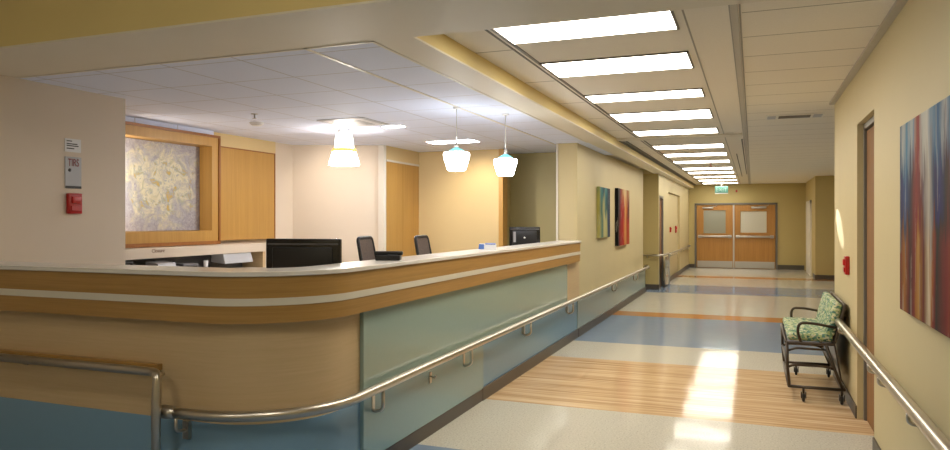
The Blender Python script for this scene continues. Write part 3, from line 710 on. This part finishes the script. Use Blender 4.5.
# ------------------------------------------------------------------ monitors, chairs, desk things
def monitor(loc, rz, w, h, z0, lab, sticker=False):
    t = thing('computer_monitor', loc, lab, 'monitor', rz)     # back of the screen faces local -y
    MB().rounded(-w/2, w/2, -.02, .02, z0, z0+h, .008).build('screen_housing', M['blackgloss'], t)
    MB().rounded(-w*.40, w*.40, -.045, -.018, z0+h*.10, z0+h*.84, .014).build('rear_bulge', M['black'], t)
    MB().box(-w*.47, w*.47, -.024, -.018, z0+h*.88, z0+h*.91).build('top_ridge', M['midgrey'], t)
    MB().box(-w/2+.012, w/2-.012, .0195, .0215, z0+.012, z0+h-.012).build('screen', M['blackgloss'], t)
    MB().box(-.035, .035, -.035, -.015, .01, z0+.12).build('stand_neck', M['black'], t, .004)
    MB().rounded(-.12, .12, -.10, .10, 0, .015, .006).build('stand_base', M['black'], t)
    if sticker:
        MB().box(-w*.36, -w*.28, -.047, -.044, z0+h*.3, z0+h*.78).build('sticker', M['placard'], t)
        MB().lathe([(0, -.050), (.012, -.050), (.012, -.044), (0, -.044)], (0, 0, z0+h*.5), 16, 'y').build('lock_button', M['whiteplastic'], t)
monitor((-2.87, 4.18, .90), math.radians(12), .535, .345, .24, 'large black monitor seen from behind at the desk corner')
monitor((-2.66, 8.62, .90), math.radians(14), .385, .27, .36, 'smaller black monitor with pale sticker at the far end of the desk', True)

def office_chair(loc, rz, lab):
    t = thing('office_chair', loc, lab, 'chair', rz, 'office chairs behind the desk')    # faces local +x
    lean = Matrix.Translation((-.22, 0, .92)) @ Matrix.Rotation(math.radians(-11), 4, 'Y')
    fr = MB().tube(rod_path([(0, -.17, 0), (0, -.215, .12), (0, -.20, .52), (0, .20, .52), (0, .215, .12), (0, .17, 0), (0, -.17, 0)], .05), .018, 10)
    fr.xf(lean).build('backrest_frame', M['black'], t)
    MB().hexa([(-.006,-.17,.01),(.006,-.17,.01),(.006,.17,.01),(-.006,.17,.01),(-.006,-.19,.51),(.006,-.19,.51),(.006,.19,.51),(-.006,.19,.51)]).xf(lean).build('backrest_mesh', M['mesh'], t)
    MB().tube(rod_path([(0, 0, .70), (-.22, 0, .72), (-.24, 0, .98)], .06), .022, 10).build('back_support', M['black'], t)
    MB().rounded(-.22, .24, -.24, .24, .70, .77, .03).build('seat', M['black'], t)
    MB().lathe([(0, .08), (.035, .08), (.03, .45), (.02, .46), (.02, .70), (0, .70)]).build('gas_column', M['midgrey'], t)
    MB().lathe([(.19, .30), (.205, .29), (.205, .31), (.19, .32)]).build('foot_ring', M['steel'], t)
    for k in range(5):
        a = 2*PI*k/5
        MB().tube([(0, 0, .10), (math.cos(a)*.28, math.sin(a)*.28, .075)], [.022, .014], 8).build('base_leg', M['black'], t)
        MB().lathe([(0, -.02), (.028, -.02), (.028, .02), (0, .02)], (math.cos(a)*.28, math.sin(a)*.28, .03), 14, 'y').build('caster', M['black'], t)
    for s in (-1, 1):
        MB().tube(rod_path([(.02, s*.25, .74), (.0, s*.27, .93), (-.12, s*.27, .95)], .04), .014, 8).build('arm', M['black'], t)
office_chair((-3.45, 6.62, 0), math.radians(9), 'mesh-back office chair left of the other, nearer the large monitor')
office_chair((-3.12, 7.28, 0), math.radians(6), 'mesh-back office chair right of the other, below the bowl pendants')

ph = thing('desk_phone', (-2.36, 4.45, 1.335), 'low black desk phone on the white countertop', 'phone', math.radians(20))
MB().rounded(-.085, .085, -.06, .06, 0, .035, .006).build('base', M['black'], ph)
MB().rounded(-.10, .10, -.015, .025, .034, .062, .009).build('handset', M['black'], ph)
MB().box(.0, .07, -.055, -.02, .0345, .038).build('keypad', M['midgrey'], ph)
lf = thing('leaflet_holder', (-2.36, 6.44, 1.335), 'small white and blue leaflet holder on the white countertop', 'holder', math.radians(20))
MB().hexa([(-.08,-.05,0),(.09,-.05,0),(.09,.05,0),(-.08,.05,0),(-.075,-.02,.05),(.085,-.02,.045),(.085,.04,.05),(-.075,.04,.055)]).build('holder', M['whiteplastic'], lf, .003)
MB().hexa([(-.083,-.054,.004),(-.03,-.054,.004),(-.03,-.049,.004),(-.083,-.049,.004),(-.078,-.024,.052),(-.03,-.024,.05),(-.03,-.019,.05),(-.078,-.019,.052)]).build('blue_card', M['bluecard'], lf)
MB().hexa([(-.02,-.02,.046),(.08,-.02,.043),(.08,.03,.048),(-.02,.03,.05),(-.02,-.02,.052),(.08,-.02,.05),(.08,.03,.058),(-.02,.03,.06)]).build('blue_card', M['bluecard'], lf)

# ------------------------------------------------------------------ bench chair on casters
bc = thing('bench_chair', (.52, 7.7, 0), 'wide green patterned chair with bronze metal frame on casters against the right wall', 'chair')
YN, YF = 7.02, 8.20
def lb(mb, name, m, bevel=0, parent=bc): return local(mb, bc).build(name, m, parent, bevel)
lb(MB().rounded(.29, .66, YN+.01, YF-.01, .535, .605, .028), 'seat_cushion', M['fabric'])
lean = Matrix.Translation((.675, 0, .59)) @ Matrix.Rotation(math.radians(14), 4, 'Y')
lb(MB().rounded(-.075, -.005, YN+.01, YF-.01, -.01, .29, .028).xf(lean), 'back_cushion', M['fabric'])
lb(MB().rounded(-.004, .022, YN, YF+.02, -.06, .30, .008).xf(lean), 'back_frame', M['dark_frame'])
lb(MB().hexa([(.715,YN,.20),(.73,YN,.20),(.73,YF,.20),(.715,YF,.20),(.655,YN,.56),(.67,YN,.56),(.67,YF,.56),(.655,YF,.56)]), 'rear_panel', M['dark_frame'])
lb(MB().tube(rod_path([(.28, YN, .52), (.66, YN, .52), (.66, YF, .52), (.28, YF, .52), (.28, YN, .52)], .03), .014, 8), 'seat_frame', M['dark_frame'])
for y in (YN, YF):
    lb(MB().tube(rod_path([(.68, y, .67), (.50, y, .70), (.385, y, .70), (.37, y, .62), (.40, y, .52)], .07), .0125, 10), 'arm', M['dark_frame'])
    lb(MB().tube(rod_path([(.285, y, .52), (.29, y, .30), (.305, y, .13)], .03), .0135, 8), 'front_leg', M['dark_frame'])
    lb(MB().tube(rod_path([(.60, y, .52), (.67, y, .30), (.735, y, .13)], .03), .0135, 8), 'rear_leg', M['dark_frame'])
    lb(MB().tube(rod_path([(.30, y, .45), (.36, y, .475), (.60, y, .47)], .05), .010, 8), 'side_rail', M['dark_frame'])
    lb(MB().tube(rod_path([(.29, y, .30), (.34, y, .325), (.60, y, .325), (.67, y, .30)], .05), .012, 8), 'side_rail', M['dark_frame'])
    lb(MB().tube([(.30, y, .13), (.745, y, .13)], .014, 8), 'lower_rail', M['dark_frame'])
    for x in (.42, .725):
        c = lb(MB().tube([(x, y, .13), (x, y, .075)], .010, 8).box(x-.022, x-.014, y-.025, y+.025, .035, .09).box(x+.014, x+.022, y-.025, y+.025, .035, .09), 'caster_fork', M['dark_frame'])
        w = MB().lathe([(0, -.012), (.030, -.012), (.038, -.006), (.038, .006), (.030, .012), (0, .012)], (x, y, .039), 20, 'x').build('wheel', M['black'], c); w.location = -bc.location
for x, z in ((.30, .13), (.745, .13), (.29, .30), (.67, .30)):
    lb(MB().tube([(x, YN, z), (x, YF, z)], .012, 8), 'crossbar', M['dark_frame'])

# ------------------------------------------------------------------ lamps
def spot(name, loc, target, power, ang, blend, col, size=.05):
    L = bpy.data.lights.new(name, 'SPOT'); L.energy = power; L.spot_size = math.radians(ang); L.spot_blend = blend; L.color = col; L.shadow_soft_size = size
    o = bpy.data.objects.new(name, L); COL.objects.link(o); o.location = loc
    o.rotation_euler = (Vector(target)-Vector(loc)).to_track_quat('-Z', 'Y').to_euler(); return o
spot('downlight', (-3.8, 9.7, 2.66), (-3.9, 10.5, 1.4), 32, 110, .8, (1, .82, .52))
spot('downlight', (-5.3, 8.2, 2.66), (-5.7, 9.2, 1.6), 25, 110, .9, (1, .88, .72))
def point(name, loc, power, col, size):
    L = bpy.data.lights.new(name, 'POINT'); L.energy = power; L.color = col; L.shadow_soft_size = size
    o = bpy.data.objects.new(name, L); COL.objects.link(o); o.location = loc; return o
L = bpy.data.lights.new('niche_fill_light', 'AREA'); L.shape = 'RECTANGLE'; L.size = .08; L.size_y = .9; L.energy = 7; L.color = (1, .9, .78)  # unseen strip added to brighten the niche reveal and artwork
o = bpy.data.objects.new('niche_fill_light', L); COL.objects.link(o); o.location = (-6.13, 5.57, 2.0); o.rotation_euler = (PI/2, 0, 0)
spot('added_patch_spot', (-.30, 10.6, 2.78), (.79, 7.85, 1.55), 1100, 4.6, .15, (1, .97, .9), .01)  # spot added to make the bright patch on the right wall
point('pendant_bulb', (-4.56, 7.47, 2.22), 36, (1, .92, .82), .06)

# ------------------------------------------------------------------ world, camera, view
W = bpy.data.worlds.new('World'); S.world = W; W.use_nodes = True
W.node_tree.nodes['Background'].inputs[0].default_value = (1, .95, .88, 1)
W.node_tree.nodes['Background'].inputs[1].default_value = .2
cam = bpy.data.cameras.new('camera'); co = bpy.data.objects.new('camera', cam); COL.objects.link(co)
co.location = (0, 0, 1.61); co.rotation_euler = (PI/2, 0, math.radians(21.1))
cam.sensor_width = 36; cam.lens = 36*720/950; cam.shift_y = -4.5/950; cam.clip_start = .05
S.camera = co
S.view_settings.view_transform = 'Standard'; S.view_settings.look = 'None'; S.view_settings.gamma = 1
S.view_settings.use_curve_mapping = False; S.view_settings.exposure = .12
S.cycles.use_denoising = True
S.cycles.max_bounces = 8; S.cycles.diffuse_bounces = 5; S.cycles.glossy_bounces = 4
S.cycles.sample_clamp_indirect = 6
